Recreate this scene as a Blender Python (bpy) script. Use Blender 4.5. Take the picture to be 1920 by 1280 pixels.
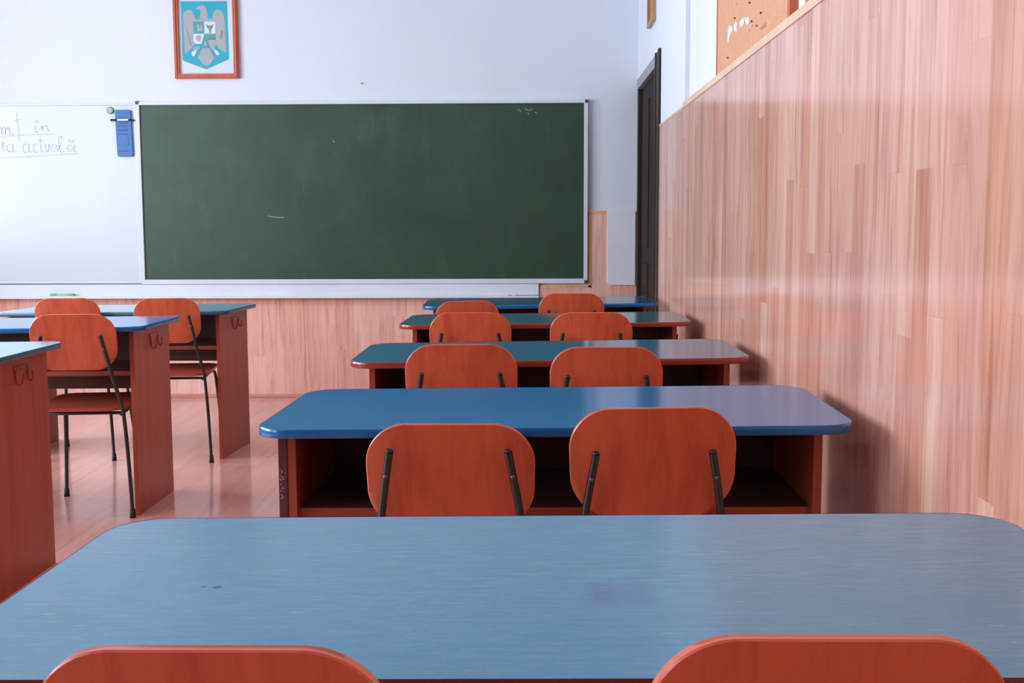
import bpy, bmesh, math, random
from mathutils import Vector, Matrix
random.seed(7)
PI = math.pi
for o in list(bpy.data.objects): bpy.data.objects.remove(o, do_unlink=True)
S = bpy.context.scene
C = S.collection

# ------------------------------------------------------------------ camera
F_PX, PITCH, YAW, ROLL, CAM_H = 2150.12, 0.100506, -0.016633, -0.003333, 1.1624
fw = Vector((math.sin(YAW)*math.cos(PITCH), math.cos(YAW)*math.cos(PITCH), -math.sin(PITCH)))
rt = Vector((math.cos(YAW), -math.sin(YAW), 0)); up = rt.cross(fw)
r2 = math.cos(ROLL)*rt + math.sin(ROLL)*up; u2 = -math.sin(ROLL)*rt + math.cos(ROLL)*up
cd = bpy.data.cameras.new('camera'); cam = bpy.data.objects.new('camera', cd); C.objects.link(cam)
cd.sensor_fit = 'HORIZONTAL'; cd.sensor_width = 36; cd.lens = F_PX/1920*36; cd.clip_start = .02
m = Matrix((r2, u2, -fw)).transposed().to_4x4(); m.translation = Vector((0, 0, CAM_H)); cam.matrix_world = m
S.camera = cam

# ------------------------------------------------------------------ room numbers
XL, XR, YB, YF, ZC = -4.9, .735, -2.2, 7.748, 3.15
WX = .706            # face of the wood panelling on the right wall
WTOP = 1.700
WINS = [(-1.3, .7), (1.2, 3.3), (3.8, 6.0)]   # left wall windows (y ranges); the first is added to brighten the near side
WZ = (.95, 2.85)

# ------------------------------------------------------------------ world, daylight, exposure
w = bpy.data.worlds.new('world'); S.world = w; w.use_nodes = True
bg = w.node_tree.nodes['Background']; bg.inputs[0].default_value = (.78, .86, 1, 1); bg.inputs[1].default_value = 2.0
for i, (a, b) in enumerate(WINS):
    l = bpy.data.lights.new('window_daylight', 'AREA'); l.shape = 'RECTANGLE'
    l.size = WZ[1]-WZ[0]; l.size_y = b-a; l.energy = (15, 46, 46)[i]*(b-a)*(WZ[1]-WZ[0]); l.color = (.76, .89, 1)  # the first lamp belongs to the added, unseen window
    o = bpy.data.objects.new('window_daylight', l); C.objects.link(o)
    o.location = (XL-.35, (a+b)/2, (WZ[0]+WZ[1])/2); o.rotation_euler = (0, -PI/2, 0)
S.view_settings.view_transform = 'Standard'; S.view_settings.look = 'None'
S.view_settings.gamma = 1; S.view_settings.use_curve_mapping = False
S.view_settings.exposure = 0.05

# ------------------------------------------------------------------ materials
def lin(r, g, b):
    f = lambda c: (c/255/12.92 if c/255 <= .04045 else ((c/255+.055)/1.055)**2.4)
    return (f(r), f(g), f(b), 1)
class NT:
    def __init__(s, name):
        s.m = bpy.data.materials.new(name); s.m.use_nodes = True; s.t = s.m.node_tree
        s.b = s.t.nodes['Principled BSDF']
    def n(s, typ, **k):
        x = s.t.nodes.new(typ)
        for a, v in k.items(): setattr(x, a, v)
        return x
    def l(s, a, b): s.t.links.new(a, b)
    def val(s, sock, v):
        if isinstance(v, (int, float, tuple, list)): sock.default_value = v
        else: s.l(v, sock)
    def math(s, op, a, b=0.0):
        x = s.n('ShaderNodeMath', operation=op); s.val(x.inputs[0], a); s.val(x.inputs[1], b); return x.outputs[0]
    def mix(s, f, a, b, bt='MIX'):
        x = s.n('ShaderNodeMix', data_type='RGBA', blend_type=bt); s.val(x.inputs[0], f); s.val(x.inputs[6], a); s.val(x.inputs[7], b); return x.outputs[2]
    def coord(s, scale=(1, 1, 1), which='Object', rnd=0):
        c = s.n('ShaderNodeTexCoord'); mp = s.n('ShaderNodeMapping'); mp.inputs['Scale'].default_value = scale
        s.l(c.outputs[which], mp.inputs[0])
        if rnd:
            oi = s.n('ShaderNodeObjectInfo'); s.l(s.math('MULTIPLY', oi.outputs['Random'], rnd), mp.inputs['Location'])
        return mp.outputs[0]
    def noise(s, vec, scale=1, detail=4, rough=.55, dist=0):
        x = s.n('ShaderNodeTexNoise'); s.l(vec, x.inputs['Vector'])
        x.inputs['Scale'].default_value = scale; x.inputs['Detail'].default_value = detail
        x.inputs['Roughness'].default_value = rough; x.inputs['Distortion'].default_value = dist
        return x.outputs['Fac']
    def ramp(s, f, stops, interp='LINEAR'):
        x = s.n('ShaderNodeValToRGB'); s.l(f, x.inputs[0]); e = x.color_ramp.elements; x.color_ramp.interpolation = interp
        e[0].position, e[0].color = stops[0]; e[1].position, e[1].color = stops[-1]
        for p, c in stops[1:-1]: q = e.new(p); q.color = c
        return x.outputs[0]
    def fin(s, col=None, rough=.5, spec=.5, metal=0, bump=None, bs=.1, coat=0):
        if col is not None: s.val(s.b.inputs['Base Color'], col)
        s.val(s.b.inputs['Roughness'], rough); s.b.inputs['Specular IOR Level'].default_value = spec
        s.b.inputs['Metallic'].default_value = metal; s.b.inputs['Coat Weight'].default_value = coat
        s.b.inputs['Coat Roughness'].default_value = .12
        if bump is not None:
            bn = s.n('ShaderNodeBump'); bn.inputs['Strength'].default_value = bs; bn.inputs['Distance'].default_value = .002
            s.l(bump, bn.inputs['Height']); s.l(bn.outputs[0], s.b.inputs['Normal'])
        return s.m
G = lambda v: (v, v, v, 1)
def plain(name, rgb, rough=.5, spec=.5, metal=0, var=.06, sc=6):
    t = NT(name); n = t.noise(t.coord(), sc, 3)
    c = lin(*rgb); d = tuple(x*(1-var) for x in c[:3])+(1,); e = tuple(min(1, x*(1+var)) for x in c[:3])+(1,)
    return t.fin(t.ramp(n, [(.3, d), (.7, e)]), rough, spec, metal)

def wall_paint(name, rgb):
    t = NT(name); v = t.coord(); n = t.noise(v, 1.3, 3); g = t.noise(v, 90, 3)
    c = lin(*rgb); d = tuple(x*.96 for x in c[:3])+(1,)
    return t.fin(t.ramp(n, [(.3, d), (.7, c)]), .62, .3, bump=g, bs=.25)

def strip_wood(name, axis, width, length, cols, rough=.2, spec=.5, seam=.85, grain=.5):
    # narrow glued strips of random length and tone; axis 'Y' or 'X' runs across the strips, the strips run along Z (or along Y for a floor: 'F')
    t = NT(name); tc = t.n('ShaderNodeTexCoord'); sp = t.n('ShaderNodeSeparateXYZ'); t.l(tc.outputs['Object'], sp.inputs[0])
    U, V = {'Y': (1, 2), 'X': (0, 2), 'F': (0, 1)}[axis]
    u, v = sp.outputs[U], sp.outputs[V]
    us = t.math('DIVIDE', u, width); row = t.math('FLOOR', us); fr = t.math('FRACT', us)
    wn = t.n('ShaderNodeTexWhiteNoise', noise_dimensions='1D'); t.l(row, wn.inputs['W'])
    vs = t.math('ADD', t.math('DIVIDE', v, length), t.math('MULTIPLY', wn.outputs['Value'], 7.3)); cell = t.math('FLOOR', vs); fv = t.math('FRACT', vs)
    cb = t.n('ShaderNodeCombineXYZ'); t.l(row, cb.inputs[0]); t.l(cell, cb.inputs[1])
    w2 = t.n('ShaderNodeTexWhiteNoise', noise_dimensions='2D'); t.l(cb.outputs[0], w2.inputs['Vector'])
    base = t.ramp(w2.outputs['Value'], [(i/(len(cols)-1), lin(*c)) for i, c in enumerate(cols)])
    # grain: stretched along the strip, shifted per strip
    cg = t.n('ShaderNodeCombineXYZ'); t.l(t.math('ADD', t.math('MULTIPLY', u, 42), t.math('MULTIPLY', w2.outputs['Value'], 60)), cg.inputs[0])
    t.l(t.math('ADD', t.math('MULTIPLY', v, 1.5), t.math('MULTIPLY', w2.outputs['Value'], 33)), cg.inputs[1])
    g1 = t.noise(cg.outputs[0], 1, 6, .6, .9)
    cg2 = t.n('ShaderNodeCombineXYZ'); t.l(t.math('MULTIPLY', u, 9), cg2.inputs[0]); t.l(t.math('MULTIPLY', v, 1.2), cg2.inputs[1])
    g2 = t.noise(cg2.outputs[0], 1, 4, .62, 2.4)
    gr = t.ramp(g1, [(.28, (.66, .46, .44, 1)), (.48, (.94, .88, .87, 1)), (.75, (1.0, 1.0, 1.0, 1))])
    c = t.mix(grain, base, gr, 'MULTIPLY')
    gr2 = t.ramp(g2, [(.32, (.76, .65, .63, 1)), (.55, (1, 1, 1, 1))])
    c = t.mix(grain*.8, c, gr2, 'MULTIPLY')
    e = t.math('LESS_THAN', t.math('MINIMUM', fr, t.math('SUBTRACT', 1.0, fr)), .0012/width)
    e2 = t.math('LESS_THAN', fv, .0016/length); ee = t.math('MAXIMUM', e, e2)
    c = t.mix(t.math('MULTIPLY', ee, 1-seam), c, (.25, .1, .07, 1))
    rr = t.math('ADD', rough, t.math('MULTIPLY', t.math('SUBTRACT', g2, .5), .1))
    return t.fin(c, rr, spec, bump=g1, bs=.04)

def veneer(name, rgb, dark, rough=.3, vert='Z', spec=.5, amt=1.0):
    t = NT(name)
    sc = {'Z': (26, 26, 1.1), 'X': (1.1, 26, 26), 'Y': (26, 1.1, 26)}[vert]
    v = t.coord(sc, rnd=37.0)
    g = t.noise(v, 1, 6, .62, .7); g2 = t.noise(v, .22, 2, .5, .5)
    c = lin(*rgb); d = lin(*dark)
    col = t.ramp(g, [(.30, d), (.52, c), (.8, tuple(min(1, x*1.12) for x in c[:3])+(1,))])
    col = t.mix(.5*amt, col, t.ramp(g2, [(.3, (.78, .72, .7, 1)), (.65, (1, 1, 1, 1))]), 'MULTIPLY')
    return t.fin(col, rough, spec, bump=g, bs=.03)

def laminate(name, rgb, light, rough=.3, wear=.25, stain=None, spec=.5):
    t = NT(name); v = t.coord((15, 110, 15), rnd=21.0); g = t.noise(v, 1, 8, .76, .2)
    v2 = t.coord((1.6, 5, 1), rnd=9.0); g2 = t.noise(v2, 1, 3)
    c = lin(*rgb); l = lin(*light)
    f = t.math('MULTIPLY', t.ramp(g, [(.44, G(0)), (.8, G(1))]), t.ramp(g2, [(.3, G(.25)), (.7, G(1))]))
    col = t.mix(t.math('MULTIPLY', f, wear), c, l)
    v3 = t.coord((300, 300, 300)); sp = t.noise(v3, 1, 2); col = t.mix(.22, col, t.ramp(sp, [(.3, G(.55)), (.7, G(1))]), 'MULTIPLY')
    # scratches, short and pale
    v4 = t.coord((26, 180, 26), rnd=5.0); s4 = t.noise(v4, 1, 2, .5)
    col = t.mix(t.math('MULTIPLY', t.ramp(s4, [(.70, G(0)), (.78, G(1))]), wear), col, l)
    if stain:
        tc = t.n('ShaderNodeTexCoord'); s = t.n('ShaderNodeSeparateXYZ'); t.l(tc.outputs['Object'], s.inputs[0])
        for (x, y, hx, hy, c2, a) in stain:
            ax = t.math('DIVIDE', t.math('ABSOLUTE', t.math('SUBTRACT', s.outputs[0], x)), hx)
            ay = t.math('DIVIDE', t.math('ABSOLUTE', t.math('SUBTRACT', s.outputs[1], y)), hy)
            mm = t.math('MAXIMUM', ax, ay) if hx > .01 else t.math('SQRT', t.math('ADD', t.math('MULTIPLY', ax, ax), t.math('MULTIPLY', ay, ay)))
            mm = t.math('ADD', mm, t.math('MULTIPLY', t.math('SUBTRACT', g2, .5), .5))
            mk = t.ramp(mm, [(.68, G(1)), (1.0, G(0))])
            col = t.mix(t.math('MULTIPLY', mk, a), col, lin(*c2))
    rr = t.math('ADD', rough, t.math('MULTIPLY', g2, .05))
    return t.fin(col, rr, spec)

M = {}
M['wall'] = wall_paint('wall_paint', (224, 228, 238))
M['ceil'] = wall_paint('ceiling_paint', (240, 240, 240))
M['panelR'] = strip_wood('right_panelling', 'Y', .082, 1.05, [(214, 158, 132), (224, 178, 160), (210, 153, 130), (222, 172, 156), (230, 188, 168), (214, 160, 144)], .14, .5, grain=.85)
M['panelF'] = strip_wood('front_panelling', 'X', .12, 1.4, [(244, 194, 178), (249, 206, 192), (239, 182, 164), (246, 200, 186)], .18, .5, grain=.7)
M['darkB'] = strip_wood('dark_unseen_back', 'X', .12, 1.4, [(130, 80, 64), (142, 90, 72)], .4, .4)  # unseen; dark panelling made up to cut bounce from behind the camera
M['floor'] = strip_wood('floor_laminate', 'F', .19, 1.25, [(222, 166, 154), (230, 178, 164), (214, 154, 142), (226, 172, 160)], .13, .6, seam=.6, grain=.3)
M['trim'] = veneer('pale_trim', (228, 194, 164), (218, 182, 150), .35)
M['trimF'] = veneer('ochre_edge', (236, 178, 122), (222, 160, 106), .4)
M['skirt'] = veneer('skirting_wood', (216, 152, 132), (196, 130, 112), .35, 'X')
M['cherry'] = veneer('cherry_veneer', (214, 98, 66), (194, 82, 56), .27)
M['cherryH'] = veneer('cherry_veneer_flat', (198, 90, 66), (180, 76, 54), .27, 'X')
M['cherryEdge'] = veneer('cherry_plywood_edge', (222, 108, 76), (204, 92, 64), .25, 'X')
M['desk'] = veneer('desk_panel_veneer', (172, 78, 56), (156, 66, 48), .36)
M['deskShade'] = veneer('desk_recess_shaded', (104, 70, 58), (88, 58, 48), .36, 'X')  # cherry panels darkened, the recess shade is put into their colour
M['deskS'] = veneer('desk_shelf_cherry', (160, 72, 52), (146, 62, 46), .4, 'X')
M['worn'] = plain('worn_purple_edge', (92, 40, 48), .5, var=.3, sc=30)
M['chip'] = plain('bare_chipped_board', (160, 150, 170), .6)
M['tube'] = plain('dark_steel_tube', (34, 40, 36), .3, .6, var=.1)
M['rubber'] = plain('black_rubber', (22, 22, 22), .6)
M['bolt'] = plain('bolt_steel', (120, 116, 108), .35, .5, .9)
M['hook'] = plain('hook_steel', (140, 70, 54), .3, .6)
M['frameW'] = plain('board_frame', (214, 218, 226), .35, .5, var=.03)
M['tray'] = plain('tray_white', (222, 226, 234), .4, .4, var=.03)
M['white'] = plain('whiteboard_enamel', (205, 212, 222), .25, .5, var=.01, sc=2)
M['coverW'] = plain('grey_white_board', (228, 227, 234), .5, var=.02)
M['ink'] = plain('faded_ink', (184, 190, 208), .5)
M['capD'] = plain('corner_cap', (60, 72, 68), .5)
M['blue'] = plain('blue_plastic', (0, 98, 170), .3)
M['blueD'] = plain('deep_blue_plastic', (4, 52, 136), .3)
M['blk'] = plain('black_plastic', (40, 46, 44), .4)
M['pale'] = plain('pale_plastic', (220, 226, 232), .4)
M['green'] = plain('green_plastic', (120, 170, 90), .4)
M['greenL'] = plain('light_green_plastic', (160, 196, 130), .4)
M['magnet'] = plain('grey_magnet', (128, 146, 144), .3, .5, .3)
M['door'] = plain('dark_brown_door', (40, 29, 23), .65, .15, var=.15)
M['doorC'] = plain('brown_casing', (46, 31, 24), .5, .4, var=.2)
M['doorH'] = plain('grey_header', (150, 150, 156), .5)
M['picW'] = veneer('picture_frame_wood', (196, 96, 62), (176, 78, 50), .4)
M['picT'] = veneer('tan_frame_wood', (186, 142, 104), (150, 110, 80), .4)
M['picD'] = plain('dark_frame_edge', (70, 52, 40), .5)
M['paper'] = plain('paper_white', (214, 220, 230), .7, var=.01)
M['teal'] = plain('print_teal', (40, 168, 190), .6, var=.05)
M['teal2'] = plain('print_teal_muted', (70, 160, 160), .6, var=.05)
M['pgrey'] = plain('print_silver', (166, 170, 172), .6, var=.05)
M['pgreyD'] = plain('print_dark_silver', (132, 134, 138), .6, var=.05)
M['cork'] = plain('cork_board', (206, 154, 122), .8, .2, var=.07, sc=60)
M['corkFr'] = veneer('cork_frame_wood', (196, 96, 60), (176, 80, 48), .4)
M['pinW'] = plain('pin_white', (240, 225, 220), .3)
M['pinO'] = plain('pin_orange', (200, 96, 40), .3)
M['pinB'] = plain('pin_brown', (120, 66, 34), .4)
M['winfr'] = plain('window_frame_white', (225, 225, 225), .4)
def chalk():
    t = NT('green_chalkboard'); v = t.coord((1.2, 1, 1.6)); n = t.noise(v, 1.6, 5, .6, .6); n2 = t.noise(t.coord((9, 1, 3)), 1, 4, .6, .4)
    col = t.ramp(n, [(.3, lin(36, 64, 46)), (.7, lin(48, 78, 58))])
    col = t.mix(t.math('MULTIPLY', t.ramp(n2, [(.55, G(0)), (.8, G(1))]), .10), col, lin(120, 150, 134))
    sp = t.noise(t.coord((160, 1, 160)), 1, 2); col = t.mix(.3, col, t.ramp(sp, [(.3, G(.65)), (.7, G(1))]), 'MULTIPLY')
    return t.fin(col, .42, .5)
M['chalk'] = chalk()

# ------------------------------------------------------------------ mesh helpers
def box(bm, x0, x1, y0, y1, z0, z1, bev=0, mat=0):
    vs = [bm.verts.new((x, y, z)) for z in (z0, z1) for (x, y) in ((x0, y0), (x1, y0), (x1, y1), (x0, y1))]
    fs = [(3, 2, 1, 0), (4, 5, 6, 7), (0, 1, 5, 4), (1, 2, 6, 5), (2, 3, 7, 6), (3, 0, 4, 7)]
    F = [bm.faces.new([vs[i] for i in f]) for f in fs]
    for f in F: f.material_index = mat
    if bev:
        es = list({e for f in F for e in f.edges})
        bmesh.ops.bevel(bm, geom=es, offset=bev, segments=2, profile=.6, affect='EDGES')
def extrude_poly(bm, pts, n, bev=0):
    # pts: list of Vector (closed outline), n: Vector thickness offset
    a = [bm.verts.new(p) for p in pts]; b = [bm.verts.new(p+n) for p in pts]; k = len(pts); F = []
    F.append(bm.faces.new(a[::-1])); F.append(bm.faces.new(b))
    for i in range(k): F.append(bm.faces.new((a[i], a[(i+1) % k], b[(i+1) % k], b[i])))
    if bev:
        es = list(F[0].edges)+list(F[1].edges)
        bmesh.ops.bevel(bm, geom=es, offset=bev, segments=3, profile=.5, affect='EDGES')
    return F
def rrect(w, h, r, seg=10, squirc=1.0):
    # outline of a rounded rectangle centred on 0,0
    out = []
    for cx, cy, a0 in ((w/2-r, h/2-r, 0), (-w/2+r, h/2-r, 90), (-w/2+r, -h/2+r, 180), (w/2-r, -h/2+r, 270)):
        for i in range(seg+1):
            a = math.radians(a0+90*i/seg); out.append((cx+r*math.cos(a), cy+r*math.sin(a)))
    return out
def tube(bm, pts, r, seg=12, caps=True):
    pts = [Vector(p) for p in pts]; rings = []; prev = None
    for i, p in enumerate(pts):
        d = (pts[min(i+1, len(pts)-1)]-pts[max(i-1, 0)]).normalized()
        if prev is None:
            a = Vector((0, 0, 1)) if abs(d.z) < .9 else Vector((1, 0, 0)); s = d.cross(a).normalized()
        else: s = (prev-d*prev.dot(d)).normalized()
        prev = s; t = d.cross(s)
        rr = r[i] if isinstance(r, (list, tuple)) else r
        rings.append([bm.verts.new(p+(s*math.cos(2*PI*k/seg)+t*math.sin(2*PI*k/seg))*rr) for k in range(seg)])
    for a, b in zip(rings, rings[1:]):
        for k in range(seg):
            f = bm.faces.new((a[k], a[(k+1) % seg], b[(k+1) % seg], b[k])); f.smooth = True
    if caps: bm.faces.new(rings[0][::-1]); bm.faces.new(rings[-1])
def smooth_path(pts, n=6):
    P = [Vector(p) for p in pts]; out = []
    for i in range(len(P)-1):
        p0 = P[max(i-1, 0)]; p1 = P[i]; p2 = P[i+1]; p3 = P[min(i+2, len(P)-1)]
        for k in range(n):
            t = k/n
            out.append(.5*((2*p1)+(p2-p0)*t+(2*p0-5*p1+4*p2-p3)*t*t+(3*p1-p0-3*p2+p3)*t**3))
    out.append(P[-1]); return out
def obj(name, bm, mat, parent=None, **tags):
    me = bpy.data.meshes.new(name); bmesh.ops.recalc_face_normals(bm, faces=bm.faces); bm.to_mesh(me); bm.free()
    for mm in (mat if isinstance(mat, (list, tuple)) else [mat]): me.materials.append(M[mm])
    o = bpy.data.objects.new(name, me); C.objects.link(o)
    if parent: o.parent = parent
    for k, v in tags.items(): o[k] = v
    return o
def smooth_by_angle(o, ang=35):
    for p in o.data.polygons: p.use_smooth = True
    o.data.set_sharp_from_angle(angle=math.radians(ang))
    return o
def thing(name, label, cat, loc=(0, 0, 0), rz=0, group=None, ry=0):
    o = bpy.data.objects.new(name, None); C.objects.link(o); o.location = loc; o.rotation_euler = (0, ry, rz); o.empty_display_size = .1
    o['label'] = label; o['category'] = cat
    if group: o['group'] = group
    return o
def tag(o, label, cat, group=None):
    o['label'] = label; o['category'] = cat
    if group: o['group'] = group
    return o
def struct(name, bm, mat, parent=None):
    o = obj(name, bm, mat, parent)
    if not parent: o['kind'] = 'structure'
    return o
def B(*boxes, bev=0):
    bm = bmesh.new()
    for b in boxes: box(bm, *b, bev=bev)
    return bm

# ------------------------------------------------------------------ room shell
struct('floor', B((XL-.2, XR+.3, YB-.2, YF+.2, -.1, 0)), 'floor')
struct('ceiling', B((XL-.2, XR+.3, YB-.2, YF+.2, ZC, ZC+.1)), 'ceil')
struct('wall_front', B((XL-.2, XR+.3, YF, YF+.15, 0, ZC)), 'wall')
struct('wall_back', B((XL-.2, XR+.3, YB-.15, YB, 0, ZC)), 'darkB')  # out of view, kept dark to limit bounce
# right wall: the plaster near the camera sits back, the stretch by the door stands 2 cm proud
PY, DY0, DY1, DZ = 5.40, 6.60, 7.70, 2.075
bm = bmesh.new()
box(bm, XR, XR+.2, YB, PY, 0, ZC)
box(bm, XR-.022, XR+.2, PY, DY0, 0, ZC)
box(bm, XR-.022, XR+.2, DY1, YF, 0, ZC)
box(bm, XR-.022, XR+.2, DY0, DY1, DZ, ZC)
struct('wall_right', bm, 'wall')
# left wall with window openings
bm = bmesh.new()
ys = [YB]+[v for ab in WINS for v in ab]+[YF]
for i in range(0, len(ys), 2): box(bm, XL-.2, XL, ys[i], ys[i+1], 0, ZC)
for a, b in WINS: box(bm, XL-.2, XL, a, b, 0, WZ[0]); box(bm, XL-.2, XL, a, b, WZ[1], ZC)
struct('wall_left', bm, 'wall')
for i, (a, b) in enumerate(WINS):
    bm = bmesh.new(); t = .05
    for bx in ((a, a+t, WZ[0], WZ[1]), (b-t, b, WZ[0], WZ[1]), (a, b, WZ[0], WZ[0]+t), (a, b, WZ[1]-t, WZ[1]), ((a+b)/2-t/2, (a+b)/2+t/2, WZ[0], WZ[1]), (a, b, 2.2, 2.2+t)):
        box(bm, XL-.12, XL-.06, bx[0], bx[1], bx[2], bx[3])
    wi = struct('window_%d' % (i+1), bm, 'winfr')  # the first frame dresses the added window
    struct('window_sill', B((XL-.1, XL+.12, a-.04, b+.04, WZ[0]-.03, WZ[0]), bev=.005), 'winfr', wi)

# wood panelling, right wall
PN = 6.46
struct('trim_1', B((WX, XR+.004, YB, PN, .06, WTOP)), 'panelR')
struct('trim_2', B((WX-.004, XR+.004, YB, PY, WTOP, WTOP+.026), bev=.002), 'trim')
struct('trim_3', B((WX-.002, XR, PY, PN, WTOP, WTOP+.012), bev=.002), 'trim')
struct('baseboard_right', B((WX-.012, XR, YB, PN, 0, .06), bev=.003), 'skirt')
# wood panelling, front wall: cut out around the chalkboard
FT = YF-.014
bm = bmesh.new()
box(bm, XL, .045, FT, YF, .02, .70)
box(bm, .045, XR-.022, FT, YF, .02, .748)
box(bm, .400, XR-.022, FT, YF, .748, 1.247)
struct('trim_4', bm, 'panelF')
bm = bmesh.new()
box(bm, .386, .406, FT-.003, YF, .748, 1.247); box(bm, .386, .512, FT-.003, YF, 1.243, 1.262); box(bm, .062, .406, FT-.003, YF, .744, .762)
struct('trim_5', bm, 'trimF')
struct('baseboard_front', B((XL, XR-.022, FT-.012, YF, 0, .028), bev=.003), 'skirt')
struct('baseboard_left', B((XL, XL+.015, YB, YF, 0, .07), bev=.003), 'skirt')

# door in the right wall, seen almost edge on
bm = bmesh.new(); X0 = XR-.03
box(bm, XR+.0, XR+.04, DY0, DY1, 0, 2.056)
for (a, b) in ((.12, .92), (1.02, 1.95)):
    for (c, d) in ((DY0+.12, DY0+.50), (DY0+.60, DY1-.14)): box(bm, XR-.008, XR+.01, c, d, a, b, bev=.006)
door = struct('door_1', bm, 'door')
bm = bmesh.new()
box(bm, X0, XR+.12, DY0-.21, DY0, 0, 2.125, bev=.004)
box(bm, X0-.006, X0+.02, DY0-.21, DY0-.15, 0, 2.125, bev=.003)
box(bm, X0-.006, X0+.02, DY0-.03, DY0, 0, 2.125, bev=.003)
struct('door_casing', bm, 'doorC', door)
struct('door_header', B((X0, XR+.12, DY0, YF-.002, 2.055, 2.12), bev=.003), 'doorH', door)
struct('door_frame', B((X0+.004, XR+.12, DY1-.02, YF-.002, 0, 2.055), bev=.003), 'doorC', door)

# ------------------------------------------------------------------ front wall furniture
# chalkboard
cb = thing('chalkboard', 'long green chalkboard with pale metal frame on the front wall', 'chalkboard', (-1.13, YF, .79))
def P(o, name, bm, mat, **k):       # a part given in world coordinates
    p = obj(name, bm, mat, o, **k); p.matrix_parent_inverse = Matrix.Translation(o.location).inverted(); return p
bx0, bx1, bz0, bz1 = -2.632, .381, .776, 1.992
P(cb, 'writing_surface', B((bx0+.02, bx1-.022, YF-.022, YF-.002, bz0+.028, bz1-.018)), 'chalk')
fy0 = YF-.034
bm = bmesh.new()
box(bm, bx0, bx1, fy0, YF-.001, bz1-.022, bz1, bev=.003); box(bm, bx0, bx1, fy0, YF-.001, bz0, bz0+.032, bev=.003)
box(bm, bx0, bx0+.024, fy0, YF-.001, bz0+.03, bz1-.02, bev=.003); box(bm, bx1-.026, bx1, fy0, YF-.001, bz0+.03, bz1-.02, bev=.003)
P(cb, 'frame', bm, 'frameW')
for (x, z) in ((bx0, bz1-.017), (bx1-.02, bz1-.022), (bx1-.022, bz0)):
    P(cb, 'corner_cap', B((x-.001, x+.022, fy0-.003, YF-.001, z, z+.022), bev=.003), 'capD')
bm = bmesh.new()
def stroke(bm, pts, r, y, X, Z, n=4):
    pp = smooth_path([(X(p[0]), y, Z(p[1])) for p in pts], n)
    for i in range(len(pp)-1):
        a, b = pp[i], pp[i+1]; d = (b-a)
        if d.length < 1e-5: continue
        s = Vector((d.z, 0, -d.x)).normalized()*r; e = d.normalized()*r*.5
        bm.faces.new([bm.verts.new(v) for v in (a-e-s, b+e-s, b+e+s, a-e+s)])
px2X = lambda px: -2.613+(px-262)*(.383+2.613)/(1103-262)
px2Z = lambda py: 1.990-(py-190)*(1.990-.785)/(531-190)
for s in ([(972, 207), (978, 211)], [(985, 205), (992, 209), (999, 206)], [(1003, 212), (1008, 215)], [(990, 214), (993, 216)], [(625, 263), (628, 266)], [(500, 404), (510, 406), (530, 407)]):
    bm = bmesh.new(); stroke(bm, s, .0022, YF-.0226, px2X, px2Z)
    P(cb, 'chalk_mark', bm, 'pgrey', label='faint pale chalk marks')
# whiteboard
wb = thing('whiteboard', 'glossy whiteboard with faint grey handwriting left of the chalkboard', 'whiteboard', (-3.65, YF, .79))
wx0, wx1, wz0, wz1 = -4.30, bx0-.003, .783, 1.984
P(wb, 'writing_surface', B((wx0+.02, wx1-.006, YF-.016, YF-.002, wz0+.01, wz1-.01)), 'white')
bm = bmesh.new()
box(bm, wx0, wx1, YF-.024, YF-.001, wz1-.012, wz1, bev=.002); box(bm, wx0, wx1, YF-.024, YF-.001, wz0, wz0+.012, bev=.002)
box(bm, wx0, wx0+.02, YF-.024, YF-.001, wz0+.012, wz1-.012, bev=.002); box(bm, wx1-.012, wx1, YF-.024, YF-.001, wz0+.012, wz1-.012, bev=.002)
P(wb, 'frame', bm, 'frameW')
bm = bmesh.new()
hX = lambda x: px2X(x/6.857); hZ = lambda y: px2Z(180+y/6.857)
for s in ([(-40, 470), (-30, 400), (-5, 385), (5, 470), (10, 400), (35, 385), (50, 400), (52, 465), (60, 400), (90, 385), (105, 400), (108, 465), (135, 478), (175, 462)],
          [(208, 190), (214, 350), (235, 480)], [(165, 292), (265, 280)], [(225, 495), (228, 555)],
          [(440, 360), (442, 440)], [(435, 315), (460, 300), (490, 325)], [(442, 440), (470, 440), (520, 380), (532, 372), (534, 440)], [(534, 400), (572, 364), (600, 380), (605, 425), (632, 420)],
          [(-60, 512), (240, 485), (690, 465)],
          [(-10, 640), (30, 612), (22, 582), (2, 595), (3, 655), (40, 690)], [(112, 602), (72, 612), (60, 660), (90, 695), (130, 670), (140, 602), (145, 685), (185, 690)],
          [(350, 602), (300, 592), (270, 640), (282, 700), (330, 690), (350, 612), (355, 698), (382, 690)], [(450, 592), (412, 610), (400, 670), (430, 700), (470, 690)],
          [(498, 522), (505, 680), (532, 695)], [(475, 555), (535, 545)], [(560, 600), (565, 680), (595, 690), (610, 602), (616, 690)],
          [(690, 602), (650, 612), (640, 670), (672, 695), (708, 612), (716, 690)], [(722, 680), (782, 560), (775, 500), (745, 512), (737, 600), (760, 700), (802, 690)],
          [(912, 620), (862, 615), (846, 660), (880, 695), (925, 650), (940, 620), (932, 685), (972, 695)], [(870, 540), (900, 572), (945, 540)],
          [(-60, 770), (400, 755), (600, 740), (990, 720)]):
    stroke(bm, s, .0021, YF-.0166, hX, hZ)
P(wb, 'handwriting', bm, 'ink')
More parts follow.
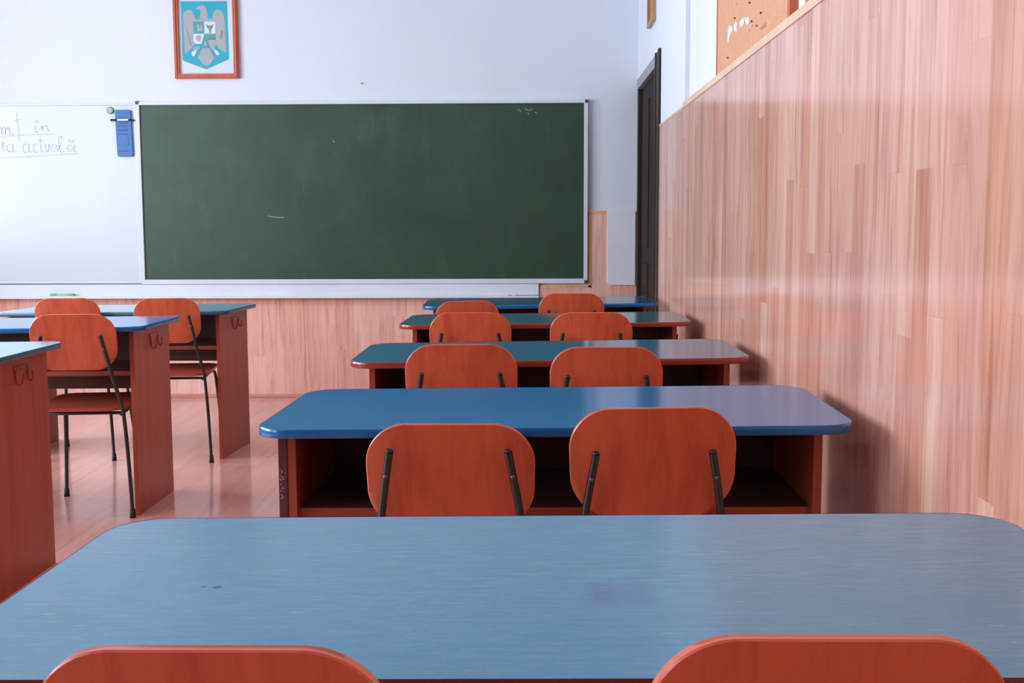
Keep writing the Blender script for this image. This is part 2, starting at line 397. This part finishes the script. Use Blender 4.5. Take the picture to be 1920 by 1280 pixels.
# tray under both boards
tr = thing('board_tray', 'long white ledge tray running under the whiteboard and chalkboard', 'tray', (-2.3, YF, .69))
tx0, tx1 = -4.30, .052
P(tr, 'back_plate', B((tx0, tx1, YF-.026, YF-.014, .690, .7745), bev=.002), 'tray')
P(tr, 'ledge', B((tx0, tx1, YF-.085, YF-.014, .684, .692), (tx0, tx1, YF-.088, YF-.084, .684, .702)), 'tray')
bm = bmesh.new()
for a, b, z in ((952, 960, 552.3), (966, 985, 552.6), (986, 996, 552.4), (997, 1010, 553)):
    x0 = px2X(a)*.99; x1 = px2X(b)*.99; box(bm, x0, x1, YF-.0895, YF-.0875, .699, .7025)
P(tr, 'chipped_edge', bm, 'picD', label='dark chipped paint along the lip')
# grey-white board right of the chalkboard
bm = bmesh.new()
pts = [(.700, .763), (.700, 1.262), (.512, 1.262), (.512, .790), (.516, .782), (.530, .766), (.540, .763)]
extrude_poly(bm, [Vector((x, FT-.001, z)) for x, z in pts], Vector((0, -.010, 0)), .0015)
tag(obj('wall_board', bm, 'coverW'), 'plain grey-white board with a clipped corner between chalkboard and dark door', 'board')
# framed coat of arms
pic = thing('framed_emblem', 'wooden framed print of a silver eagle on a turquoise shield above the chalkboard', 'picture', (-2.15, YF, 2.14))
eX = lambda x: -2.365+(x/8-25-.5)*.003445; eZ = lambda y: 2.144+(148.5-y/8)*.00347
L = [0]
def flat(pts, mat, name, lift):
    bm = bmesh.new(); extrude_poly(bm, [Vector((eX(x), YF-.008-lift*.0006, eZ(y))) for x, y in pts], Vector((0, -.0005, 0)))
    return P(pic, name, bm, mat)
ox0, ox1, oz0, oz1 = eX(204), eX(1194), eZ(1190), eZ(-75)
P(pic, 'paper', B((ox0+.02, ox1-.02, YF-.008, YF-.002, oz0+.02, oz1-.02)), 'paper')
bm = bmesh.new(); t = .032
for q in ((ox0, ox1, oz0, oz0+t), (ox0, ox1, oz1-t, oz1), (ox0, ox0+t, oz0+t, oz1-t), (ox1-t, ox1, oz0+t, oz1-t)):
    box(bm, q[0], q[1], YF-.024, YF-.001, q[2], q[3], bev=.002)
for q in ((ox0+.007, ox1-.007, oz0+.007, oz0+.02), (ox0+.007, ox1-.007, oz1-.02, oz1-.007), (ox0+.007, ox0+.02, oz0+.02, oz1-.02), (ox1-.02, ox1-.007, oz0+.02, oz1-.02)):
    box(bm, q[0], q[1], YF-.030, YF-.02, q[2], q[3], bev=.004)
P(pic, 'frame', bm, 'picW')
flat([(322, 30), (1035, 30), (1046, 870), (1038, 900), (690, 1050), (340, 922), (322, 890)], 'teal', 'shield', 1)
flat([(350, 240), (372, 185), (430, 152), (490, 168), (522, 225), (542, 292), (600, 302), (600, 600), (500, 690), (455, 742), (365, 815), (356, 600)], 'pgrey', 'eagle_wing', 2)
flat([(740, 302), (800, 292), (818, 205), (862, 155), (922, 158), (975, 205), (990, 285), (1000, 600), (1000, 808), (880, 722), (835, 650), (740, 600)], 'pgrey', 'eagle_wing', 2)
flat([(555, 132), (580, 112), (640, 92), (690, 98), (722, 150), (738, 295), (850, 310), (850, 600), (505, 600), (505, 310), (600, 300), (622, 230), (626, 180), (602, 152), (572, 158)], 'pgrey', 'eagle_body', 3)
flat([(700, 590), (845, 590), (848, 690), (822, 700), (838, 760), (770, 745)], 'pgrey', 'eagle_leg', 3)
flat([(500, 722), (592, 700), (602, 738), (542, 772), (505, 790)], 'pgrey', 'eagle_leg', 3)
flat([(640, 728), (742, 728), (772, 792), (816, 870), (772, 950), (722, 990), (680, 1000), (622, 952), (560, 870), (592, 808)], 'pgrey', 'eagle_tail', 3)
flat([(470, 785), (550, 752), (532, 812), (500, 860), (466, 830)], 'paper', 'eagle_claw', 4)
flat([(808, 750), (862, 770), (902, 812), (880, 842), (848, 828)], 'paper', 'eagle_claw', 4)
flat([(508, 335), (672, 335), (672, 512), (508, 512)], 'teal2', 'shield_quarter', 4)
flat([(676, 335), (848, 335), (848, 512), (676, 512)], 'paper', 'shield_quarter', 4)
flat([(508, 516), (670, 516), (645, 600), (628, 666), (532, 666), (500, 612)], 'paper', 'shield_quarter', 4)
flat([(676, 516), (846, 516), (846, 590), (722, 596), (742, 726), (636, 726), (655, 600)], 'teal2', 'shield_quarter', 4)
flat([(708, 372), (738, 392), (792, 392), (816, 366), (806, 420), (786, 446), (776, 505), (754, 505), (744, 446), (716, 420)], 'pgreyD', 'animal_head', 5)
flat([(560, 380), (590, 372), (600, 420), (618, 420), (626, 376), (650, 388), (640, 486), (608, 470), (566, 486)], 'pgrey', 'small_bird', 5)
flat([(548, 545), (612, 535), (624, 580), (604, 632), (560, 620), (540, 588)], 'pgrey', 'small_lion', 5)
flat([(716, 546), (834, 540), (836, 560), (716, 566)], 'pgreyD', 'dolphin_band', 5)
flat([(664, 630), (700, 630), (710, 700), (660, 700)], 'pgrey', 'small_castle', 5)
for q in ([(930, 470), (965, 470), (940, 600), (915, 600)], [(400, 450), (410, 450), (470, 700), (455, 700)]): flat(q, 'pgreyD', 'feather_line', 3)
# magnet and blue holder on the whiteboard
bm = bmesh.new(); tube(bm, [(-2.806, YF-.0165, 1.937), (-2.806, YF-.026, 1.937), (-2.806, YF-.029, 1.937)], [.023, .023, .018], 20)
tag(obj('magnet', bm, 'magnet'), 'small round grey magnet at the upper right of the whiteboard', 'magnet')
bh = thing('marker_holder', 'blue ribbed plastic holder hanging on the whiteboard beside the chalkboard', 'holder', (-2.715, YF-.0165, 1.63))
def RR(bm, x0, x1, z0, z1, r, y, th, sk=0, bev=.002):
    pts = [Vector(((x0+x1)/2+a+sk*(b/(z1-z0)), y, (z0+z1)/2+b)) for a, b in rrect(x1-x0, z1-z0, r, 6)]
    extrude_poly(bm, pts, Vector((0, -th, 0)), bev)
bm = bmesh.new(); RR(bm, -2.768, -2.664, 1.632, 1.940, .012, YF-.0165, .018, -.008); P(bh, 'body', bm, 'blue')
bm = bmesh.new()
for k, (z, th) in enumerate(((1.858, .016), (1.832, .012), (1.806, .012), (1.780, .010), (1.668, .012), (1.888, .010))):
    bm = bmesh.new(); RR(bm, -2.757-(.0 if z > 1.7 else -.003), -2.690, z-th/2, z+th/2, .004, YF-.0345, .002, 0, .0008); P(bh, 'rib', bm, 'blueD')
bm = bmesh.new(); RR(bm, -2.745, -2.684, 1.705, 1.765, .01, YF-.0345, .003); P(bh, 'raised_badge', bm, 'blue')
bm = bmesh.new(); tube(bm, [(-2.800, YF-.039, 1.872), (-2.672, YF-.039, 1.872), (-2.640, YF-.036, 1.870)], [.0075, .0075, .004], 10)
tag(obj('marker_pen', bm, 'blk'), 'black marker pen lying across the blue holder on the whiteboard', 'pen')
P(bh, 'clip_strip', B((-2.752, -2.678, YF-.0495, YF-.0345, 1.866, 1.8785), bev=.002), 'pale', label='pale strip across the holder')
# green marker in the tray
gm = thing('chalk_marker', 'short green marker lying in the white tray under the whiteboard', 'marker', (-3.155, YF-.055, .692))
gz = .692+.0125
def cyl(name, x0, x1, r, mat):
    bm = bmesh.new(); tube(bm, [(x0, YF-.055, gz), (x0+.003, YF-.055, gz), (x1-.003, YF-.055, gz), (x1, YF-.055, gz)], [r*.8, r, r, r*.8], 16); P(gm, name, bm, mat)
cyl('barrel', -3.236, -3.115, .0115, 'greenL'); cyl('cap', -3.116, -3.083, .0125, 'green'); cyl('end_plug', -3.246, -3.200, .0122, 'green')
# nail
bm = bmesh.new(); tube(bm, [(px2X(681), YF+.002, px2Z(157)), (px2X(681), YF-.012, px2Z(157)), (px2X(681), YF-.013, px2Z(157))], [.002, .002, .005], 8)
tag(obj('nail', bm, 'blk'), 'small dark nail in the white wall above the chalkboard', 'nail')

# ------------------------------------------------------------------ right wall furniture
# cork boards (their backs on the plaster at x=XR)
def cork(label, y0, y1, z0, z1):
    o = thing('cork_board', label, 'noticeboard', (XR, (y0+y1)/2, z0))
    P(o, 'cork_sheet', B((XR-.012, XR-.001, y0+.02, y1-.006, z0+.02, z1-.02)), 'cork')
    bm = bmesh.new(); t = .03
    for q in ((y0, y0+t, z0, z1), (y1-.03, y1, z0, z1), (y0+t, y1-.03, z0, z0+t), (y0+t, y1-.03, z1-t, z1)): box(bm, XR-(.0135 if q[0] > y1-.05 else .024), XR-.0005, *q, bev=.002)
    P(o, 'frame', bm, 'corkFr'); return o
cork('wood framed cork noticeboard with torn paper scraps above the right panelling', 3.235, 4.565, WTOP+.0, 2.62)
cork('wood framed cork noticeboard nearest the camera, only its lower corner showing', 1.75, 3.085, WTOP+.026, 2.62)
CX = XR-.012
def scrap(pts, mat='paper'):
    bm = bmesh.new(); extrude_poly(bm, [Vector((CX-.0002, y, z)) for y, z in pts], Vector((-.001, 0, 0))); return obj('paper_scrap', bm, mat)
SG = 'torn paper scraps on the cork noticeboard'
tag(scrap([(4.303, 1.869), (4.27, 1.885), (4.225, 1.871), (4.19, 1.854), (4.245, 1.848), (4.277, 1.831), (4.3, 1.822)]), 'largest and leftmost white torn paper scrap on the cork board', 'paper', SG)
tag(scrap([(4.181, 1.869), (4.139, 1.875), (4.106, 1.86), (4.127, 1.855), (4.104, 1.836), (4.136, 1.838), (4.169, 1.852)]), 'second white torn scrap from the left on the cork board', 'paper', SG)
tag(scrap([(4.065, 1.859), (4.015, 1.861), (3.986, 1.863), (3.974, 1.847), (3.993, 1.836), (4.033, 1.837), (4.054, 1.846)]), 'third white torn scrap from the left on the cork board', 'paper', SG)
tag(scrap([(3.966, 1.856), (3.946, 1.857), (3.936, 1.845), (3.908, 1.852), (3.888, 1.838), (3.896, 1.824), (3.925, 1.826), (3.945, 1.838)]), 'jagged white torn scrap farthest right of the scraps on the cork', 'paper', SG)
tag(scrap([(3.689, 1.779), (3.614, 1.779), (3.614, 1.770), (3.689, 1.770)], 'pinO'), 'small orange paper strip pinned right of the torn scraps', 'paper')
def pin(y, z, mat, label):
    bm = bmesh.new(); tube(bm, [(CX+.004, y, z), (CX-.002, y, z), (CX-.005, y, z), (CX-.006, y, z)], [.0025, .0022, .0045, .003], 10)
    tag(obj('push_pin', bm, mat), label, 'push pin', 'push pins in the cork noticeboard')
pin(4.134, 1.933, 'pinW', 'white push pin, highest one on the left half of the cork board')
pin(3.874, 1.889, 'pinB', 'brown push pin at the upper right of the cork board')
pin(3.684, 1.822, 'pinB', 'brown push pin alone at the right above the orange strip')
pin(3.832, 1.822, 'pinB', 'brown push pin just right of the jagged scrap')
pin(3.830, 1.808, 'pinW', 'pale push pin directly below the brown one beside the jagged scrap')
pin(3.885, 1.803, 'pinW', 'white push pin below the jagged scrap, lowest of the pale pins')
pin(4.282, 1.770, 'pinB', 'brown push pin low on the left of the cork board')
pin(4.151, 1.888, 'pinB', 'brown push pin above the second torn scrap')
pin(3.750, 1.794, 'pinO', 'orange push pin at the left end above the orange strip')
# small frame above the door
sf = thing('small_frame', 'narrow tan picture frame hanging above the dark door, seen edge on', 'picture', (XR-.022, 6.81, 2.32))
P(sf, 'picture', B((XR-.030, XR-.023, 6.69, 6.94, 2.335, 2.68)), 'picT')
bm = bmesh.new(); t = .024
for q in ((6.67, 6.67+t, 2.32, 2.70), (6.96-t, 6.96, 2.32, 2.70), (6.67+t, 6.96-t, 2.32, 2.32+t), (6.67+t, 6.96-t, 2.70-t, 2.70)): box(bm, XR-.046, XR-.0225, *q, bev=.002)
P(sf, 'frame', bm, 'picT')

# ------------------------------------------------------------------ desks
DW, DD, DH, DT, TILT = 1.200, .573, .760, .018, .0113
def lift(bm):                        # the desks stand a little higher on their right side
    for v in bm.verts: v.co.z *= 1+TILT*v.co.x/DH
def desk(label, x, y, rz, top, edge, hooks=True, worn=False, dz=0):
    o = thing('school_desk', label, 'desk', (x, y, 0), rz, 'two-seat school desks')
    sc = (DH+dz)/DH
    def D(name, bm, mat, par=o, **k):
        for v in bm.verts: v.co.z *= sc
        lift(bm); return obj(name, bm, mat, par, **k)
    ol = [(a+DW/2, b+DD/2) for a, b in rrect(DW-.003, DD-.003, .073, 12)]
    bm = bmesh.new(); extrude_poly(bm, [Vector((a, b, DH-DT)) for a, b in ol], Vector((0, 0, DT)), .0008)
    tt = smooth_by_angle(D('tabletop', bm, top))
    # edge band: closed ring hugging the outline
    bm = bmesh.new(); out = [(a+DW/2, b+DD/2) for a, b in rrect(DW, DD, .075, 12)]; inn = [(a+DW/2, b+DD/2) for a, b in rrect(DW-.0032, DD-.0032, .0734, 12)]
    prof = [(inn, DH-DT-.0002), (out, DH-DT+.0012), (out, DH-.0022), (inn, DH+.0003)]
    rings = []
    for k, (ring, z) in enumerate(prof): rings.append([bm.verts.new((a, b, z)) for a, b in ring])
    n = len(out)
    for k in range(4):
        A, Bq = rings[k], rings[(k+1) % 4]
        for i in range(n): bm.faces.new((A[i], A[(i+1) % n], Bq[(i+1) % n], Bq[i]))
    smooth_by_angle(D('edge_band', bm, edge, tt), 50)
    zt = DH-DT-.0004
    pin_, th = .055, .018; f0, f1 = .075, DD-.05
    for k, xx in enumerate((pin_, DW-pin_-th)):
        sp = D('side_panel', B((xx, xx+th, f0, f1, .0, zt), bev=.001), 'desk')
        if worn and k == 0:
            D('worn_strip', B((xx-.0185, xx-.0003, f0-.002, f0+.02, .0, zt), bev=.001), 'worn', sp, label='chipped dark purple edge strip')
            bm = bmesh.new()
            for q in range(30):
                zz = .60+random.random()*.075; xq = xx-.0165+abs(random.gauss(0, .004)); wq = .0008+random.random()*.002; box(bm, xq, min(xq+wq, xx-.001), f0-.0028, f0-.0018, zz, zz+.001+random.random()*.003)
            D('chipped_paint', bm, 'chip', sp)
        elif worn: pass
        # bag hook on the outer face
        sx = -1 if k == 0 else 1; x0 = xx if k == 0 else xx+th
        bm = bmesh.new(); yh = f0+.20
        tube(bm, smooth_path([(x0+sx*.003, yh, .700), (x0+sx*.004, yh, .665), (x0+sx*.010, yh, .650), (x0+sx*.022, yh+.004, .655), (x0+sx*.026, yh+.01, .685)], 5), .0028, 8)
        tube(bm, smooth_path([(x0+sx*.003, yh+.09, .702), (x0+sx*.004, yh+.09, .670), (x0+sx*.010, yh+.086, .655), (x0+sx*.022, yh+.08, .660), (x0+sx*.026, yh+.074, .688)], 5), .0028, 8)
        box(bm, x0+(0 if sx > 0 else -.003), x0+(.003 if sx > 0 else 0), yh-.012, yh+.102, .692, .708)
        D('bag_hook', bm, 'hook', sp, label='small wire bag hook')
    xa, xb = pin_+th+.0003, DW-pin_-th-.0003
    D('modesty_panel', B((xa, xb, f1-.035, f1-.018, .455, zt), bev=.001), 'deskShade')
    bs_ = D('book_shelf', B((xa, xb, f0+.022, f1-.0355, .560, .578), bev=.0005), 'deskShade')
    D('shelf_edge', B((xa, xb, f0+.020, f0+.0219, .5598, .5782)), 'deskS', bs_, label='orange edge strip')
    return o
M['topA'] = laminate('top_worn_blue', (72, 140, 172), (170, 200, 215), .19, .42, stain=[(.668, .236, .040, .042, (84, 84, 150), .22), (.645, .236, .020, .045, (92, 70, 140), .16), (.221, .264, .006, .007, (20, 60, 110), .8), (.205, .266, .004, .005, (20, 60, 110), .6)])
M['topB'] = laminate('top_bright_blue', (0, 116, 176), (40, 130, 180), .13, .12, spec=.5)
M['topC'] = laminate('top_teal', (44, 118, 152), (90, 145, 165), .10, .2, spec=.8)
M['topD'] = laminate('top_deep_teal', (48, 108, 126), (90, 140, 150), .10, .2, spec=.8)
M['topF'] = laminate('top_glare_pale_blue', (120, 182, 206), (150, 195, 210), .10, .2, spec=.9)  # base lightened to carry the glare on the left column tops
M['topG'] = laminate('top_glare_blue', (40, 132, 190), (90, 160, 200), .12, .2, spec=1.0)  # brighter copy of the blue, whiteboard reflection put into the colour
M['topE'] = laminate('top_ocean_blue', (8, 84, 126), (50, 120, 160), .12, .2, spec=.7)
M['eRed'] = plain('edge_red', (150, 52, 42), .2, .6, var=.08)
M['eDRed'] = plain('edge_dark_red', (110, 36, 40), .25, .5, var=.08)
M['eBlue'] = plain('edge_blue', (0, 100, 164), .16, .6, var=.05)
M['eTeal'] = plain('edge_grey_teal', (60, 100, 120), .22, .5, var=.08)
RD = [('nearest blue school desk with a worn scuffed top, in the right column', -.575, .979, -.014, 'topA', 'eDRed'),
      ('bright blue edged school desk, second from the camera in the right column', -.558, 2.241, -.021, 'topB', 'eBlue'),
      ('teal school desk with a red edge, third from the camera in the right column', -.545, 3.364, .004, 'topC', 'eRed'),
      ('smaller looking teal desk with a red edge, fourth from the camera in the right column', -.547, 4.651, -.019, 'topD', 'eRed'),
      ('blue school desk beside the dark door, farthest in the right column', -.551, 5.741, .025, 'topE', 'eBlue')]
for i, d in enumerate(RD): desk(*d, worn=(i == 1))
# left column: placed from their front right corner
def ldesk(label, xr, yf, rz, top, edge, dz=0):
    return desk(label, xr-DW*math.cos(rz), yf-DW*math.sin(rz), rz, top, edge, dz=dz)
ldesk('pale blue desk at the left edge of the photo, nearest in the left column', -1.600, 3.345, 0, 'topF', 'eTeal', -.002)
ldesk('blue edged school desk in the middle of the left column', -1.530, 4.450, 0, 'topG', 'eBlue')
ldesk('pale topped school desk with grey-teal edge, farthest in the left column', -1.498, 5.575, -math.radians(3.5), 'topF', 'eTeal', -.022)

# ------------------------------------------------------------------ chairs
BW, CH = .325, .820          # backrest width and chair height of the master chair
def backrest_bm():
    bm = bmesh.new(); w, h, th = BW, .222, .016
    # outline of the curved plywood back, wider at the top, drawn as super-ellipse-like rounded rectangle
    nu, nv = 28, 20; out = []
    prof = rrect(w, h, .082, 14)
    cl = []
    for a, b in prof:
        tz = (b/h+.5)
        a *= 1-.045*max(0, (.45-tz))/.45       # narrower foot
        cl.append((a, b))
    bump = lambda a, b: (-.010*(1-(2*a/w)**2), b)     # gentle curve across
    rings = []
    for s, off in ((.0, 0), (.0, 1)): pass
    def ringv(scale, yoff):
        R = []
        for a, b in cl:
            l = math.hypot(a, b); k = (l-scale)/l
            a2, b2 = a*k, b*k; yy = bump(a2, b2)[0]+yoff
            z = CH-h/2+b2; y = .046*(.5-b2/h)+yy+.008
            R.append(bm.verts.new((a2, y, z)))
        return R
    e = .002
    seq = [(.04, 0), (.012, 0), (e, 0), (0, e), (0, th-e), (e, th), (.012, th), (.04, th)]
    rs = [ringv(s, y) for s, y in seq]
    n = len(cl)
    for A, Bq in zip(rs, rs[1:]):
        for i in range(n): bm.faces.new((A[i], A[(i+1) % n], Bq[(i+1) % n], Bq[i]))
    # inner fill with a few more rings so the face stays curved
    for side, y, rr in ((0, 0, rs[0]), (1, th, rs[-1])):
        prev = rr
        for f in (.7, .4, .15):
            R = []
            for (a, b) in cl:
                l = math.hypot(a, b); k = (l-.04)/l*f; a2, b2 = a*k, b*k
                R.append(bm.verts.new((a2, .046*(.5-b2/h)+bump(a2, b2)[0]+.008+y, CH-h/2+b2)))
            for i in range(n): bm.faces.new((prev[i], prev[(i+1) % n], R[(i+1) % n], R[i]))
            prev = R
        c = bm.verts.new((0, .046*.5-.010+.008+y, CH-h/2))
        for i in range(n): bm.faces.new((prev[i], prev[(i+1) % n], c))
    bmesh.ops.recalc_face_normals(bm, faces=bm.faces)
    for f in bm.faces:
        l = max((math.hypot(v.co.x, v.co.z-(CH-h/2)) for v in f.verts)); f.material_index = 1 if abs(f.normal.y) < .7 else 0
    return bm
def make_chair():
    o = thing('school_chair', 'x', 'chair', (0, 0, 0), 0, 'cherry plywood school chairs')
    smooth_by_angle(obj('backrest', backrest_bm(), ['cherry', 'cherryEdge'], o), 40)
    # seat
    bm = bmesh.new()
    pts = []
    for a, b in rrect(.350, .370, .075, 12):
        k = 1+.06*(b/.37); pts.append((a*k, b+.275))
    F = extrude_poly(bm, [Vector((a, b, .430+.012*((b-.09)/.37))) for a, b in pts], Vector((0, 0, .0115)), .002)
    smooth_by_angle(obj('seat', bm, 'cherryH', o), 40)
    r = .0078
    for s in (-1, 1):
        # rear leg, from the backrest down to the floor
        bm = bmesh.new()
        P_ = [(s*.112, -.005, .734), (s*.1178, .003, .700), (s*.128, .022, .640), (s*.140, .048, .560), (s*.157, .080, .470), (s*.164, .088, .425), (s*.176, .090, .25), (s*.186, .088, .02)]
        tube(bm, smooth_path(P_, 5), r, 12)
        leg = smooth_by_angle(obj('leg', bm, 'tube', o), 50)
        bm = bmesh.new(); tube(bm, [(s*.1855, .088, .035), (s*.186, .088, .012), (s*.1863, .088, 0)], [.0105, .0115, .0125], 12); obj('rubber_foot', bm, 'rubber', leg)
        bm = bmesh.new(); tube(bm, [(s*.112, -.0055, .7350), (s*.1118, -.0062, .7385)], [.0082, .006], 12); obj('tube_cap', bm, 'tube', leg)
        bm = bmesh.new(); tube(bm, [(s*.1205, .000, .684), (s*.1205, -.0025, .684), (s*.1205, -.0040, .684)], [.0040, .0040, .002], 10); obj('bolt', bm, 'bolt', leg)
        # front leg running back under the seat
        bm = bmesh.new()
        tube(bm, smooth_path([(s*.152, .105, .416), (s*.150, .25, .419), (s*.150, .37, .423), (s*.153, .415, .415), (s*.160, .435, .385), (s*.172, .465, .20), (s*.186, .495, .02)], 5), r, 12)
        leg = smooth_by_angle(obj('leg', bm, 'tube', o), 50)
        bm = bmesh.new(); tube(bm, [(s*.185, .4925, .035), (s*.186, .495, .012), (s*.1865, .496, 0)], [.0105, .0115, .0125], 12); obj('rubber_foot', bm, 'rubber', leg)
    for yy in (.13, .36):
        bm = bmesh.new(); tube(bm, [(-.151, yy, .417), (.151, yy, .417)], r*.85, 10); obj('cross_bar', bm, 'tube', o)
    return o
chair0 = make_chair(); used = [False]
CHAIRS = [('orange chair back at the bottom left corner of the photo, before the nearest desk', -0.270, 0.905, 0.950, 0.996, 0, 0),
          ('orange chair back at the bottom right of the photo, before the nearest desk', 0.248, 0.905, 0.944, 1.009, 0, 0),
          ('left one of the two chairs at the bright blue second desk', -0.158, 2.165, 1.017, 0.998, -.5, 0),
          ('right one of the two chairs at the bright blue second desk', 0.245, 2.150, 0.987, 0.998, 0, -.9),
          ('left one of the two chairs at the red edged third desk', -0.200, 3.290, 1.011, 1.002, 0, -.3),
          ('right one of the two chairs at the red edged third desk', 0.219, 3.290, 1.012, 0.992, 0, 0),
          ('left one of the two chairs at the red edged fourth desk', -0.244, 4.570, 1.019, 0.997, 0, 0),
          ('right one of the two chairs at the red edged fourth desk', 0.241, 4.550, 1.017, 0.998, 0, 0),
          ('left one of the two chairs at the farthest desk of the right column, sitting lower', -0.283, 5.300, 0.921, 0.996, 0, -1.0),
          ('right one of the two chairs at the farthest desk of the right column', 0.202, 5.680, 1.008, 1.010, 0, 0),
          ('chair at the middle desk of the left column, its seat and legs in view', -1.779, 4.385, 1.008, 1.010, 6, 0),
          ('right one of the two chairs at the farthest desk of the left column', -1.755, 5.470, 0.967, 1.002, 6, 0),
          ('left one of the two chairs at the farthest desk of the left column', -2.260, 5.520, 0.970, 1.000, 4, 0)]
for (label, x, Y, sx, sz, rz, ry) in CHAIRS:
    if not used[0]: r = chair0; used[0] = True
    else:
        r = chair0.copy(); C.objects.link(r)
        for ch in list(chair0.children):
            c = ch.copy(); C.objects.link(c); c.parent = r
            for g in ch.children: d = g.copy(); C.objects.link(d); d.parent = c
    r.location = (x, Y, 0); r.rotation_euler = (0, math.radians(ry), math.radians(rz)); r.scale = (sx, (1+sx)/2, sz); r['label'] = label
    if 'left one of the two chairs at the bright blue' in label:      # its back is screwed on lower
        for ch in r.children:
            if ch.name.startswith('backrest'): ch.location.z = -.035
            if ch.name.startswith('backrest'): ch.location.y = .007
